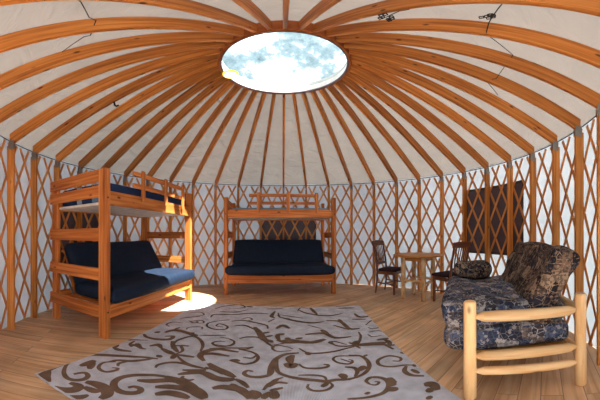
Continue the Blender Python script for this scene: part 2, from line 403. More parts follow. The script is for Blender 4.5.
# lattice: two families of bent slats, nodes 5 degrees and 0.52 m apart
PH0 = -.0071
def lattice():
    b = MB()
    n = 72; da = math.radians(2.5); dz = .26
    lo, hi = .012, 2.30
    for fam in (1, -1):
        rr = 3.094 if fam == 1 else 3.104
        for s in range(n):
            # passes node (angle PH0 + s*5deg, z=.31)
            a0 = PH0 + s * math.radians(5)
            zs = [lo + (hi - lo) * i / 16 for i in range(17)]
            vv = []
            for z in zs:
                a = a0 + fam * (z - .31) / dz * da
                tang = Vector((math.cos(a), -math.sin(a), 0)) * (fam * da / dz * rr) + Vector((0, 0, 1))
                tang.normalize()
                nrm = Vector((math.sin(a), math.cos(a), 0)); sd = tang.cross(nrm).normalized() * .0195
                p = Vector((rr * math.sin(a), rr * math.cos(a), z))
                vv.append((p, sd, nrm * .004))
            aa = [(a0 + fam * (z - .31) / dz * da + PI) % (2 * PI) - PI for z in zs]
            if any(abs(x) > PI - DOOR for x in aa): continue
            vs = []; r0 = random.random() * 20
            for p, sd, nn in vv: vs += [p - sd - nn, p + sd - nn, p + sd + nn, p - sd + nn]
            Fq = []; Uq = []
            for i in range(16):
                for e in range(4):
                    e2 = (e + 1) % 4
                    Fq.append((i * 4 + e, i * 4 + e2, i * 4 + 4 + e2, i * 4 + 4 + e))
                    Uq.append([(r0 + zs[i], r0 + e * .03), (r0 + zs[i], r0 + e * .03 + .03), (r0 + zs[i + 1], r0 + e * .03 + .03), (r0 + zs[i + 1], r0 + e * .03)])
            Fq += [(3, 2, 1, 0), (64, 65, 66, 67)]; Uq += [[(r0, r0)] * 4] * 2
            b.add(vs, Fq, Uq)
    return b
lt = lattice().build('lattice_screen', LATW)
tag(lt, 'criss-cross wooden slat lattice lining the inside of the round white wall', 'lattice')

# dark windows behind the lattice
def window(nm, c_deg, label, hw=12, top=1.95, bot=.84):
    a0, a1 = math.radians(c_deg - hw), math.radians(c_deg + hw)
    b = MB(); b.lathe([(3.114, bot), (3.114, top)], 16, a0=a0, a1=a1)
    o = b.build(nm, WINM, fixn=False); tag(o, label, 'window', kind='structure')
    b = MB()
    for z0, z1 in ((bot - .02, bot + .02), (top - .02, top + .02)):
        b.lathe([(3.111, z0), (3.111, z1)], 16, a0=a0 - .006, a1=a1 + .006)
    for a in (a0, a1):
        b.lathe([(3.111, bot - .02), (3.111, top + .02)], 1, a0=a - .006, a1=a + .006)
    b.build('window_border', WINF, o, fixn=False)
window('window_1', 91.5, 'dark screened window behind lattice above the patterned futon chair')
window('window_2', 1.5, 'dark screened window behind lattice above the far navy futon', 12, 1.68)
window('window_3', -90, 'dark screened window glimpsed through the end boards of the near bunk', 10.5, 1.68, .70)

# tension cable along the wall top
b = MB(); b.tube([(3.10 * math.sin(a), 3.10 * math.cos(a), 2.325) for a in [-PI + DOOR + (2 * PI - 2 * DOOR) * i / 140 for i in range(141)]], .006, 6)
tag(b.build('tension_cable', CABLE), 'thin dark steel cable running along the top edge of the lattice', 'cable')

# ------------------------------------------------------------------ rafters and posts
ORD = ['', 'first', 'second', 'third', 'fourth', 'fifth', 'sixth', 'seventh', 'eighth', 'ninth', 'tenth', 'eleventh', 'twelfth', 'thirteenth', 'fourteenth', 'fifteenth', 'sixteenth', 'seventeenth']
def rafter_mesh():
    b = MB()
    n = 10; rs = [3.05 + (.80 - 3.05) * i / n for i in range(n + 1)]
    for i in range(n):
        pass
    w = .02; r0, r1 = 3.05, .775
    c = [(-w, r0, zlow(r0)), (w, r0, zlow(r0)), (w, r0, zlow(r0) + RD), (-w, r0, zlow(r0) + RD),
         (-w, r1, zlow(r1)), (w, r1, zlow(r1)), (w, r1, zlow(r1) + RD), (-w, r1, zlow(r1) + RD)]
    b.hexa(c, 2.5)
    return b
raf0 = rafter_mesh().build('rafter', RAFT, bevel=.004)
for k in range(-17, 19):
    o = raf0 if k == -17 else raf0.copy()
    if k != -17: C.objects.link(o)
    o.rotation_euler = (0, 0, -(PH0 + k * PI / 18))
    if k == 0: lb = 'orange-brown roof rafter dropping straight down from the skylight to the far bunk bed'
    elif k == 18: lb = 'orange-brown roof rafter coming straight overhead from the skylight, opposite the far bunk bed'
    else:
        lb = '%s wooden roof rafter from the one above the far bunk, counting toward the %s' % (ORD[abs(k)], 'log table' if k > 0 else 'near bunk')
    tag(o, lb, 'rafter', 'roof rafters radiating from the skylight ring')
def post_mesh():
    b = MB(); b.box(-.019, .019, 2.995, 3.085, 0, 2.2255)
    return b
post0 = post_mesh().build('support_post', POSTW, bevel=.003)
b = MB(); b.box(-.022, .022, 2.9895, 2.9945, 2.19, 2.253); b.box(-.0235, -.0205, 2.99, 3.06, 2.17, 2.29); b.box(.0205, .0235, 2.99, 3.06, 2.17, 2.29)
brk = b.build('bracket', METAL, post0)
first = True
for k in range(-14, 15):
    if first: o = post0; first = False
    else: o = copy_tree(post0)
    o.rotation_euler = (0, 0, -(PH0 + k * PI / 18))
    if k == 0: lb = 'upright wooden wall post directly behind the middle of the far bunk bed'
    else: lb = '%s wooden wall post from the one behind the far bunk, counting toward the %s' % (ORD[abs(k)], 'log table' if k > 0 else 'near bunk')
    tag(o, lb, 'post', 'wall posts under the rafters')

# ------------------------------------------------------------------ skylight
sk = empty('skylight', (0, 0, 3.42))
tag(sk, 'round domed skylight in a wooden ring at the peak of the roof', 'skylight')
b = MB(); b.lathe([(.774, .015), (.774, .186), (.742, .186), (.742, .015), (.774, .015)], 72)
b.build('ring', RINGW, sk, bevel=.003)
b = MB(); b.lathe([(.744, .006), (.744, .0145), (.736, .018), (.722, .03), (.722, .022), (.730, .008), (.744, .006)], 72)
b.build('gasket', GASK, sk, smooth=True)
b = MB(); b.lathe([(.7415, .03), (.7415, .19), (.733, .19), (.730, .03), (.7415, .03)], 72)
b.build('curb', plain('curb_white', srgb(236, 232, 226), .5), sk)
b = MB(); prof = []
Rs = (.732 ** 2 + .28 ** 2) / (2 * .28)
for i in range(13):
    q = math.asin(.732 / Rs) * (1 - i / 12); prof.append((max(Rs * math.sin(q), .0005), .125 + Rs * math.cos(q) - (Rs - .28)))
b.lathe(prof, 64)
b.build('dome', dome_mat(), sk, smooth=True, fixn=False)

disc = empty('glow_disc', (-.655, .085, 3.405))  # white emissive disc inside a yellow emissive rim, at the ring's edge
tag(disc, 'round glowing white lamp with a yellow rim on the edge of the skylight ring', 'disc')
b = MB(); b.lathe([(.0005, 0), (.06, .0), (.082, .004), (.082, .02), (.0005, .02)], 32); b.build('disc_face', emit('disc_glow', (1, .98, .9), 2.2), disc, smooth=True)
b = MB(); b.lathe([(.082, -.002), (.098, .002), (.098, .022), (.082, .022), (.082, -.002)], 32); b.build('rim', emit('disc_rim_glow', (1, .78, .06), .95), disc)

# cords strung across the rafters
def cord(pts, label, knot=None):
    b = MB(); b.tube(pts, .0035, 6)
    o = b.build('ceiling_cord', CORD); tag(o, label, 'cord', 'thin cords strung across the rafters')
    if knot:
        b = MB()
        for q in range(7):
            c = Vector(knot) + Vector((random.uniform(-.03, .03), random.uniform(-.03, .03), random.uniform(-.012, .012)))
            b.tube([c + Vector((math.cos(t) * .013, math.sin(t) * .012, .006 * math.sin(3 * t))) for t in [i * PI / 4 for i in range(9)]], .004, 5)
        b.build('knot', CORD, o)
def polar(deg, r, dz=0): a = math.radians(deg); return (r * math.sin(a), r * math.cos(a), zlow(r) + dz)
SKY, SUN, EXPO = 4.5, 25, 1.05
STROKES = [
(0.05, [(-1.514, -1.921), (-1.532, -1.818), (-1.548, -1.732), (-1.554, -1.567), (-1.535, -1.372), (-1.437, -1.285), (-1.325, -1.217), (-1.233, -1.168), (-1.115, -1.116), (-1.011, -1.093)]),
(0.08, [(-1.38, -1.935), (-1.465, -1.894), (-1.524, -1.817)]),
(0.06, [(-1.515, -1.913), (-1.446, -1.917), (-1.392, -1.933)]),
(0.04, [(-1.545, -1.6), (-1.492, -1.687), (-1.418, -1.76), (-1.343, -1.791), (-1.285, -1.773), (-1.253, -1.718), (-1.271, -1.66), (-1.321, -1.64), (-1.351, -1.68), (-1.361, -1.716)]),
(0.08, [(-1.424, -1.417), (-1.42, -1.494), (-1.436, -1.58)]),
(0.06, [(-1.413, -1.448), (-1.378, -1.512), (-1.341, -1.57)]),
(0.03, [(-1.272, -1.33), (-1.339, -1.403), (-1.316, -1.494), (-1.248, -1.529), (-1.195, -1.506), (-1.162, -1.438)]),
(0.09, [(-1.31, -1.952), (-1.235, -1.927), (-1.19, -1.877), (-1.204, -1.817), (-1.282, -1.826)]),
(0.11, [(-1.218, -1.738), (-1.144, -1.715), (-1.057, -1.725), (-0.995, -1.778), (-0.99, -1.848)]),
(0.06, [(-1.172, -1.8), (-1.095, -1.798), (-1.053, -1.774)]),
(0.05, [(-1.145, -1.958), (-1.094, -1.919), (-1.075, -1.861)]),
(0.03, [(-1.067, -1.566), (-1.055, -1.641), (-0.99, -1.685)]),
(0.05, [(-0.945, -1.627), (-0.92, -1.593), (-0.874, -1.593), (-0.853, -1.628), (-0.879, -1.673), (-0.941, -1.699), (-1.016, -1.678), (-1.068, -1.61), (-1.068, -1.523), (-1.008, -1.439), (-0.896, -1.372), (-0.784, -1.355), (-0.684, -1.374)]),
(0.11, [(-0.809, -1.354), (-0.708, -1.372), (-0.617, -1.406), (-0.542, -1.468), (-0.482, -1.53)]),
(0.06, [(-0.955, -1.503), (-0.869, -1.465), (-0.764, -1.397), (-0.685, -1.399)]),
(0.07, [(-0.8, -1.527), (-0.724, -1.483), (-0.625, -1.467), (-0.55, -1.503)]),
(0.08, [(-0.752, -1.615), (-0.687, -1.56), (-0.608, -1.557), (-0.543, -1.572)]),
(0.04, [(-0.574, -1.14), (-0.657, -1.176), (-0.744, -1.202)]),
(0.05, [(-0.571, -1.185), (-0.674, -1.229), (-0.746, -1.285)]),
(0.03, [(-0.696, -1.29), (-0.692, -1.328), (-0.641, -1.344), (-0.607, -1.315)]),
(0.035, [(-0.948, -1.254), (-0.953, -1.195), (-0.897, -1.119), (-0.805, -1.087), (-0.693, -1.11), (-0.64, -1.12)]),
(0.06, [(-1.091, -0.873), (-0.991, -0.921), (-0.922, -0.944)]),
(0.05, [(-1.084, -0.656), (-1.006, -0.791), (-0.918, -0.888)]),
(0.03, [(-0.922, -0.944), (-0.894, -0.84), (-0.955, -0.729), (-0.882, -0.719)]),
(0.05, [(-0.906, -1.041), (-0.922, -0.944)]),
(0.04, [(-0.922, -0.944), (-0.825, -0.938), (-0.744, -0.935)]),
(0.03, [(-0.903, -0.954), (-0.791, -1.057), (-0.656, -1.111)]),
(0.05, [(-1.478, -1.098), (-1.401, -1.107), (-1.292, -1.073)]),
(0.04, [(-1.362, -0.969), (-1.345, -0.889), (-1.27, -0.954), (-1.21, -0.959)]),
(0.03, [(-1.352, -0.984), (-1.406, -0.929), (-1.413, -0.838)]),
(0.04, [(-1.317, -1.366), (-1.277, -1.297), (-1.177, -1.245), (-1.088, -1.153), (-1.055, -1.11)]),
(0.03, [(-1.208, -1.389), (-1.232, -1.337), (-1.193, -1.266)]),
(0.025, [(-1.205, -1.504), (-1.177, -1.449), (-1.184, -1.421), (-1.228, -1.439)]),
(0.05, [(-1.056, -1.028), (-0.999, -1.052)]),
(0.03, [(-1.216, -0.878), (-1.163, -0.827), (-1.091, -0.873)]),
(0.06, [(-0.642, -0.987), (-0.706, -0.894), (-0.692, -0.786), (-0.588, -0.702), (-0.4, -0.732)]),
(0.05, [(-0.71, -0.862), (-0.614, -0.815), (-0.461, -0.834)]),
(0.03, [(-0.412, -0.664), (-0.28, -0.714), (-0.217, -0.806), (-0.231, -0.915), (-0.31, -0.969), (-0.416, -0.928), (-0.443, -0.919)]),
(0.05, [(-0.437, -0.918), (-0.394, -0.909), (-0.355, -0.917)]),
(0.025, [(-0.281, -0.59), (-0.344, -0.653), (-0.412, -0.664)]),
(0.025, [(-0.342, -0.838), (-0.265, -0.843), (-0.234, -0.776)]),
(0.03, [(-0.841, -0.515), (-0.762, -0.657), (-0.737, -0.8)]),
(0.025, [(-0.577, -0.504), (-0.652, -0.51), (-0.689, -0.574), (-0.62, -0.635), (-0.513, -0.59), (-0.489, -0.486), (-0.546, -0.434)]),
(0.08, [(-0.689, -1.208), (-0.576, -1.195), (-0.469, -1.252), (-0.382, -1.255), (-0.333, -1.233)]),
(0.08, [(-0.594, -1.018), (-0.511, -1.095), (-0.416, -1.151), (-0.338, -1.21)]),
(0.03, [(-0.597, -1.092), (-0.515, -1.123), (-0.432, -1.18)]),
(0.03, [(-0.738, -1.082), (-0.652, -1.11), (-0.563, -1.123)]),
(0.04, [(-0.333, -1.233), (-0.273, -1.28), (-0.222, -1.349)]),
(0.08, [(-0.448, -1.406), (-0.397, -1.371), (-0.337, -1.369), (-0.277, -1.378), (-0.219, -1.44), (-0.194, -1.494)]),
(0.04, [(-0.348, -1.316), (-0.291, -1.349)]),
(0.13, [(-0.61, -1.415), (-0.551, -1.461), (-0.497, -1.505), (-0.453, -1.551)]),
(0.09, [(-0.176, -1.492), (-0.165, -1.433), (-0.207, -1.389)]),
(0.035, [(-0.223, -1.093), (-0.269, -1.086), (-0.284, -1.139), (-0.234, -1.181), (-0.149, -1.172), (-0.087, -1.12), (-0.081, -0.989), (-0.062, -0.843)]),
(0.03, [(-0.123, -1.37), (-0.09, -1.283), (-0.031, -1.214)]),
(0.05, [(-0.228, -0.387), (-0.149, -0.423), (-0.103, -0.461)]),
(0.02, [(-0.042, -0.537), (-0.105, -0.576), (-0.081, -0.664), (-0.04, -0.681)]),
(0.03, [(-0.05, -0.843), (-0.052, -0.988), (-0.033, -1.08)]),
(0.05, [(-0.115, -1.486), (-0.091, -1.427), (-0.028, -1.386)]),
(0.06, [(-0.079, -1.387), (-0.063, -1.445)]),
(0.045, [(0.139, -0.718), (0.018, -0.747), (-0.058, -0.843), (-0.095, -0.989), (-0.104, -1.145)]),
(0.04, [(-0.061, -0.96), (-0.04, -1.08), (0.026, -1.155), (0.13, -1.207), (0.231, -1.24), (0.3, -1.267), (0.366, -1.256), (0.449, -1.266), (0.53, -1.25)]),
(0.025, [(0.113, -1.146), (0.221, -1.155), (0.292, -1.19), (0.303, -1.251)]),
(0.06, [(0.405, -1.174), (0.431, -1.205), (0.43, -1.254)]),
(0.09, [(0.017, -0.931), (0.063, -0.988), (0.107, -0.934)]),
(0.08, [(0.084, -0.765), (0.055, -0.843), (0.065, -0.932)]),
(0.03, [(0.125, -0.949), (0.167, -1.021), (0.257, -1.044), (0.341, -1.03), (0.354, -0.99), (0.319, -0.984)]),
(0.03, [(0.145, -0.614), (0.218, -0.725), (0.323, -0.744), (0.462, -0.727), (0.585, -0.683), (0.714, -0.642)]),
(0.05, [(0.207, -0.707), (0.227, -0.775)]),
(0.02, [(0.089, -0.63), (0.034, -0.574), (-0.066, -0.537), (-0.106, -0.612), (-0.049, -0.681), (0.074, -0.664)]),
(0.06, [(-0.07, -0.399), (0.036, -0.459), (0.185, -0.445), (0.302, -0.476), (0.433, -0.413)]),
(0.025, [(0.608, -0.593), (0.51, -0.49), (0.448, -0.498), (0.493, -0.578), (0.594, -0.647)]),
(0.06, [(0.669, -0.589), (0.748, -0.529)]),
(0.025, [(0.479, -0.896), (0.537, -0.972), (0.56, -0.984), (0.515, -1.011), (0.439, -0.963), (0.418, -0.883), (0.479, -0.838), (0.642, -0.881)]),
(0.035, [(0.478, -1.059), (0.542, -1.09), (0.551, -1.16), (0.511, -1.239)]),
(0.025, [(0.174, -1.29), (0.164, -1.342), (0.202, -1.388), (0.279, -1.389), (0.329, -1.334), (0.311, -1.264)]),
(0.04, [(0.257, -1.343), (0.307, -1.286)]),
(0.025, [(-0.095, -1.305), (-0.058, -1.226), (0.004, -1.178)]),
(0.03, [(-0.094, -1.326), (-0.037, -1.259), (0.034, -1.27)]),
(0.03, [(-0.082, -1.377), (-0.044, -1.355), (0.004, -1.334)]),
(0.08, [(-0.062, -1.387), (-0.041, -1.482)]),
(0.035, [(0.564, -0.838), (0.656, -0.882), (0.685, -0.999), (0.656, -1.122), (0.578, -1.217), (0.45, -1.276)]),
(0.02, [(0.54, -0.928), (0.565, -0.952), (0.552, -0.999), (0.518, -1.016)]),
(0.03, [(0.678, -0.908), (0.723, -0.874)]),
(0.06, [(0.56, -1.153), (0.613, -1.108), (0.643, -1.102)]),
(0.03, [(0.876, -1.075), (0.931, -1.101), (0.961, -1.041), (0.885, -0.967), (0.774, -1.014), (0.752, -1.109), (0.824, -1.173), (0.932, -1.191), (0.99, -1.222)]),
(0.04, [(0.936, -1.211), (0.884, -1.284), (0.895, -1.368), (0.971, -1.428)]),
(0.04, [(0.942, -1.282), (0.961, -1.374)]),
(0.03, [(0.997, -1.208), (0.992, -1.258)]),
(0.035, [(0.573, -1.379), (0.568, -1.325), (0.617, -1.287), (0.682, -1.317), (0.702, -1.39), (0.673, -1.469), (0.608, -1.528), (0.503, -1.545), (0.384, -1.531)]),
(0.02, [(0.567, -1.377), (0.61, -1.405), (0.644, -1.374), (0.617, -1.356)]),
(0.07, [(0.738, -1.336), (0.728, -1.401), (0.753, -1.427)]),
(0.06, [(0.654, -1.499), (0.727, -1.507)]),
(0.04, [(0.687, -1.45), (0.743, -1.436)]),
(0.04, [(0.515, -1.481), (0.527, -1.508)]),
(0.09, [(0.898, -1.547), (0.951, -1.567), (0.937, -1.656)]),
(0.07, [(0.881, -1.606), (0.908, -1.651)]),
(0.05, [(0.832, -1.692), (0.846, -1.726)]),
(0.05, [(0.639, -0.549), (0.715, -0.638), (0.859, -0.663), (0.949, -0.698), (0.987, -0.849)]),
(0.05, [(1.0, -0.575), (1.02, -0.657), (0.991, -0.762)]),
(0.03, [(0.977, -0.756), (1.067, -0.751)]),
(0.03, [(0.675, -0.604), (0.706, -0.721)]),
(0.03, [(1.008, -0.944), (1.046, -0.984)]),
(0.05, [(-1.441, -0.616), (-1.368, -0.677), (-1.241, -0.68), (-1.132, -0.625), (-1.133, -0.53), (-1.212, -0.568)]),
(0.05, [(-1.366, -0.518), (-1.318, -0.465)]),
(0.07, [(-1.263, -0.464), (-1.22, -0.362), (-1.117, -0.344), (-0.951, -0.406), (-0.898, -0.412)]),
(0.03, [(-1.215, -0.332), (-1.183, -0.233)]),
(0.03, [(-1.032, -0.734), (-1.045, -0.631), (-0.987, -0.492), (-0.898, -0.412)]),
(0.025, [(-1.214, -0.065), (-1.345, -0.09), (-1.374, -0.2), (-1.306, -0.259)]),
(0.02, [(-1.178, 0.047), (-1.093, -0.018), (-1.051, 0.029), (-1.087, 0.048)]),
(0.03, [(-1.321, 0.091), (-1.228, 0.178), (-1.115, 0.276)]),
(0.02, [(-1.089, -0.278), (-1.085, -0.193), (-0.995, -0.132)]),
(0.05, [(-1.471, -1.107), (-1.493, -1.007)]),
(0.05, [(-1.386, -0.932), (-1.317, -0.932), (-1.264, -0.964)]),
(0.04, [(-1.22, -0.873), (-1.162, -0.798), (-1.094, -0.868)]),
(0.03, [(-0.998, -0.841), (-1.003, -0.763), (-0.884, -0.713)]),
(0.025, [(-1.516, -0.976), (-1.478, -0.849), (-1.307, -0.751)]),
(0.025, [(-0.71, -0.067), (-0.796, -0.045), (-0.778, 0.043), (-0.669, -0.026), (-0.664, -0.133), (-0.784, -0.164), (-0.897, -0.087), (-0.915, 0.038), (-0.826, 0.146), (-0.691, 0.22)]),
(0.03, [(-0.963, 0.277), (-0.945, 0.417), (-0.718, 0.456), (-0.456, 0.564), (-0.223, 0.562)]),
(0.025, [(-1.019, 0.687), (-0.932, 0.855), (-0.724, 1.0), (-0.597, 0.872), (-0.754, 0.75)]),
(0.025, [(-0.915, 0.578), (-0.697, 0.584), (-0.528, 0.743)]),
(0.05, [(-0.579, 0.923), (-0.472, 0.889)]),
(0.03, [(-0.458, 0.989), (-0.227, 1.059)]),
(0.03, [(-0.263, 0.816), (-0.016, 0.825)]),
(0.03, [(-0.659, 0.171), (-0.52, 0.231), (-0.341, 0.155), (-0.212, 0.071), (-0.185, -0.046)]),
(0.02, [(-0.549, 0.276), (-0.474, 0.36), (-0.411, 0.296), (-0.454, 0.221)]),
(0.03, [(-0.584, 0.004), (-0.47, 0.042), (-0.334, -0.088)]),
(0.09, [(-0.344, -0.002), (-0.267, -0.191), (-0.198, -0.384), (-0.111, -0.425)]),
(0.04, [(-0.247, -0.215), (-0.159, -0.156)]),
(0.04, [(-0.186, -0.312), (-0.118, -0.258)]),
(0.03, [(-0.455, -0.393), (-0.377, -0.332), (-0.253, -0.341), (-0.139, -0.515), (-0.088, -0.596)]),
(0.05, [(-0.135, 0.691), (-0.171, 0.448), (-0.123, 0.376)]),
(0.03, [(-0.085, 0.609), (-0.058, 0.415), (0.073, 0.342)]),
(0.025, [(-0.122, 0.341), (-0.2, 0.199)]),
(0.06, [(-0.089, -0.042), (-0.013, 0.078), (0.064, -0.041)]),
(0.05, [(-0.044, -0.423), (-0.065, -0.256), (0.007, -0.204)]),
(0.06, [(0.023, -0.377), (0.058, -0.33)]),
(0.02, [(-0.884, -0.402), (-0.731, -0.355), (-0.611, -0.324)]),
(0.02, [(-0.668, -0.389), (-0.534, -0.432), (-0.479, -0.535), (-0.529, -0.611), (-0.664, -0.601), (-0.693, -0.555), (-0.625, -0.49)]),
(0.035, [(-0.994, -0.414), (-0.877, -0.477), (-0.778, -0.613), (-0.741, -0.753)]),
(0.05, [(-1.003, -0.39), (-0.961, -0.347)]),
(0.02, [(-1.162, 0.024), (-1.034, 0.105), (-0.983, 0.017), (-1.138, -0.038)]),
(0.02, [(-1.295, 0.37), (-1.176, 0.457), (-1.083, 0.36), (-1.155, 0.254)]),
(0.02, [(-1.083, -0.183), (-0.954, -0.137), (-0.921, -0.205)]),
(0.025, [(-0.681, -0.713), (-0.564, -0.669), (-0.366, -0.63), (-0.285, -0.59)]),
(0.02, [(-0.106, -0.534), (-0.01, -0.489), (0.056, -0.446)]),
(0.035, [(0.786, 0.868), (1.012, 0.886), (1.208, 0.903), (1.265, 0.669)]),
(0.04, [(0.799, 0.758), (1.046, 0.737)]),
(0.04, [(0.208, 0.748), (0.328, 0.562), (0.567, 0.421), (0.808, 0.485)]),
(0.05, [(0.39, 0.861), (0.45, 0.493)]),
(0.02, [(0.188, 0.688), (0.25, 0.872), (0.384, 0.797)]),
(0.05, [(0.965, 0.445), (0.995, 0.267), (1.175, 0.263)]),
(0.04, [(0.865, 0.2), (1.038, 0.148)]),
(0.05, [(-0.058, 0.415), (0.122, 0.264), (0.319, 0.157), (0.498, 0.18)]),
(0.025, [(-0.06, 0.521), (0.247, 0.355)]),
(0.05, [(0.534, 0.222), (0.698, 0.142), (0.747, -0.136), (0.863, -0.169)]),
(0.03, [(0.587, 0.028), (0.737, -0.174)]),
(0.05, [(0.704, 0.239), (0.706, 0.047)]),
(0.025, [(0.966, -0.07), (1.107, 0.073), (1.134, -0.177), (1.003, -0.215), (0.965, -0.159)]),
(0.02, [(0.927, -0.312), (1.025, -0.307), (1.108, -0.381)]),
(0.02, [(0.891, -0.377), (0.915, -0.46), (1.019, -0.462)]),
(0.05, [(0.229, -0.24), (0.434, -0.228), (0.531, -0.387), (0.705, -0.394)]),
(0.06, [(0.425, -0.111), (0.478, -0.272)]),
(0.02, [(0.283, 0.072), (0.431, -0.072)]),
(0.06, [(-0.044, -0.432), (0.073, -0.401), (0.233, -0.474), (0.419, -0.401)]),
(0.05, [(0.122, -0.37), (0.196, -0.341)]),
(0.05, [(-0.047, -0.23), (0.003, -0.23)]),
(0.03, [(0.466, -0.474), (0.509, -0.606), (0.69, -0.621), (0.799, -0.421), (0.817, -0.276)]),
(0.06, [(0.69, -0.621), (0.85, -0.642), (1.01, -0.672)]),
(0.05, [(0.926, -0.57), (1.083, -0.564)]),
(0.03, [(0.808, -0.659), (1.027, -0.746)]),
]
cord([(-.855, -2.225, 2.714), (-.903, -2.109, 2.761), (-.95, -2.0, 2.70), (-1.006, -1.883, 2.80), (-1.1, -1.83, 2.72), (-1.2, -1.786, 2.80), (-1.41, -1.798, 2.74)],
     'thin dark cord crossing the roof rafters on the bunk bed side')
cord([(.901, -2.235, 2.70), (.96, -2.11, 2.69), (1.0, -2.02, 2.66), (1.09, -1.91, 2.69), (1.204, -1.802, 2.82), (1.475, -1.803, 2.74), (1.62, -1.5, 2.68), (1.742, -1.252, 2.83), (1.967, -1.202, 2.755)],
     'thin dark knotted cord crossing the roof rafters above the patterned futon chair', (.96, -2.06, 2.66))
b = MB()
kx = Vector((.60, -1.56, 2.905))
for q in range(8):
    c = kx + Vector((random.uniform(-.04, .04), random.uniform(-.04, .04), random.uniform(-.02, .02)))
    b.tube([c + Vector((math.cos(t) * .015, math.sin(t) * .013, .006 * math.sin(3 * t))) for t in [i * PI / 4 for i in range(9)]], .005, 5)
b.tube([kx, (.64, -1.66, 2.905), (.675, -1.72, 2.885)], .004, 5)
tag(b.build('cord_knot', CORD), 'small dark knot of cord tied on a rafter beside the skylight ring', 'knot')
b = MB(); hk = Vector((-1.80, -.675, 2.765))
b.tube([hk + Vector((-.01, 0, .05)), hk, hk + Vector((.02, .0, -.02)), hk + Vector((.05, .01, -.01))], .012, 8)
tag(b.build('hook', plain('black_hook', (.01, .01, .01), .5)), 'small black hook fixed to a rafter high above the near bunk bed', 'hook')

# ------------------------------------------------------------------ rug
TL, TR, BL, BR = Vector((-1.37, 1.05)), Vector((1.16, .89)), Vector((-1.575, -1.93)), Vector((.955, -2.09))
rx = (TR - TL).normalized(); ry = (BL - TL).normalized(); RW = (TR - TL).length; RH = (BL - TL).length
def rugclip(p):
    q = Vector(p) - TL; u = max(.012, min(RW - .012, q.dot(rx))); v = max(.012, min(RH - .012, q.dot(ry)))
    w = TL + rx * u + ry * v; return (w.x, w.y)
b = MB()
b.cushion(0, RW, -RH, 0, .0, .010, .004, (40, 44, 1))
for i, p in enumerate(b.v):
    w = TL + rx * p.x + ry * (-p.y); b.v[i] = Vector((w.x, w.y, p.z + (.002 * noise.noise(Vector((p.x * 2, p.y * 2, 0))) if p.z > .006 else 0)))
def spline(pts, n=7):
    P = [Vector((x, y, 0)) for x, y in pts]
    if len(P) == 2: return [P[0].lerp(P[1], i / n) for i in range(n + 1)]
    P = [P[0] * 2 - P[1]] + P + [P[-1] * 2 - P[-2]]; out = []
    for i in range(1, len(P) - 2):
        for k in range(n):
            t = k / n; a, b_, c, d = P[i - 1], P[i], P[i + 1], P[i + 2]
            out.append(.5 * ((2 * b_) + (c - a) * t + (2 * a - 5 * b_ + 4 * c - d) * t * t + (3 * b_ - a - 3 * c + d) * t ** 3))
    out.append(P[-2]); return out
for si, (w, pts) in enumerate(STROKES):
    sp = spline(pts); n = len(sp); vs = []; F = []
    leaf = w >= .05
    for i, p in enumerate(sp):
        t = (sp[min(i + 1, n - 1)] - sp[max(i - 1, 0)])
        if t.length < 1e-6: t = Vector((1, 0, 0))
        t.normalize(); nn = Vector((-t.y, t.x, 0)); s = i / (n - 1)
        prof = (.25 + .75 * math.sin(PI * (s * .9 + .06)) ** .7) if leaf else (.55 + .45 * math.sin(PI * s))
        hw = (w if w < .06 else .06 + (w - .06) * .45) * .55 * prof
        for sg in (1, -1):
            x, y = rugclip((p + nn * hw * sg)[:2]); vs.append((x, y, .0128 + si * 1.5e-5))
    for i in range(n - 1): F.append((2 * i, 2 * i + 1, 2 * i + 3, 2 * i + 2))
    b.add(vs, F, None, 1)
rug = b.build('rug', [RUGL, RUGD], fixn=False)
bm = bmesh.new(); bm.from_mesh(rug.data)
for f in bm.faces:
    if f.material_index == 1 and f.normal.z < 0: f.normal_flip()
bm.to_mesh(rug.data); bm.free()
tag(rug, 'large grey area rug with brown scrolling leaf pattern on the wooden floor', 'rug')

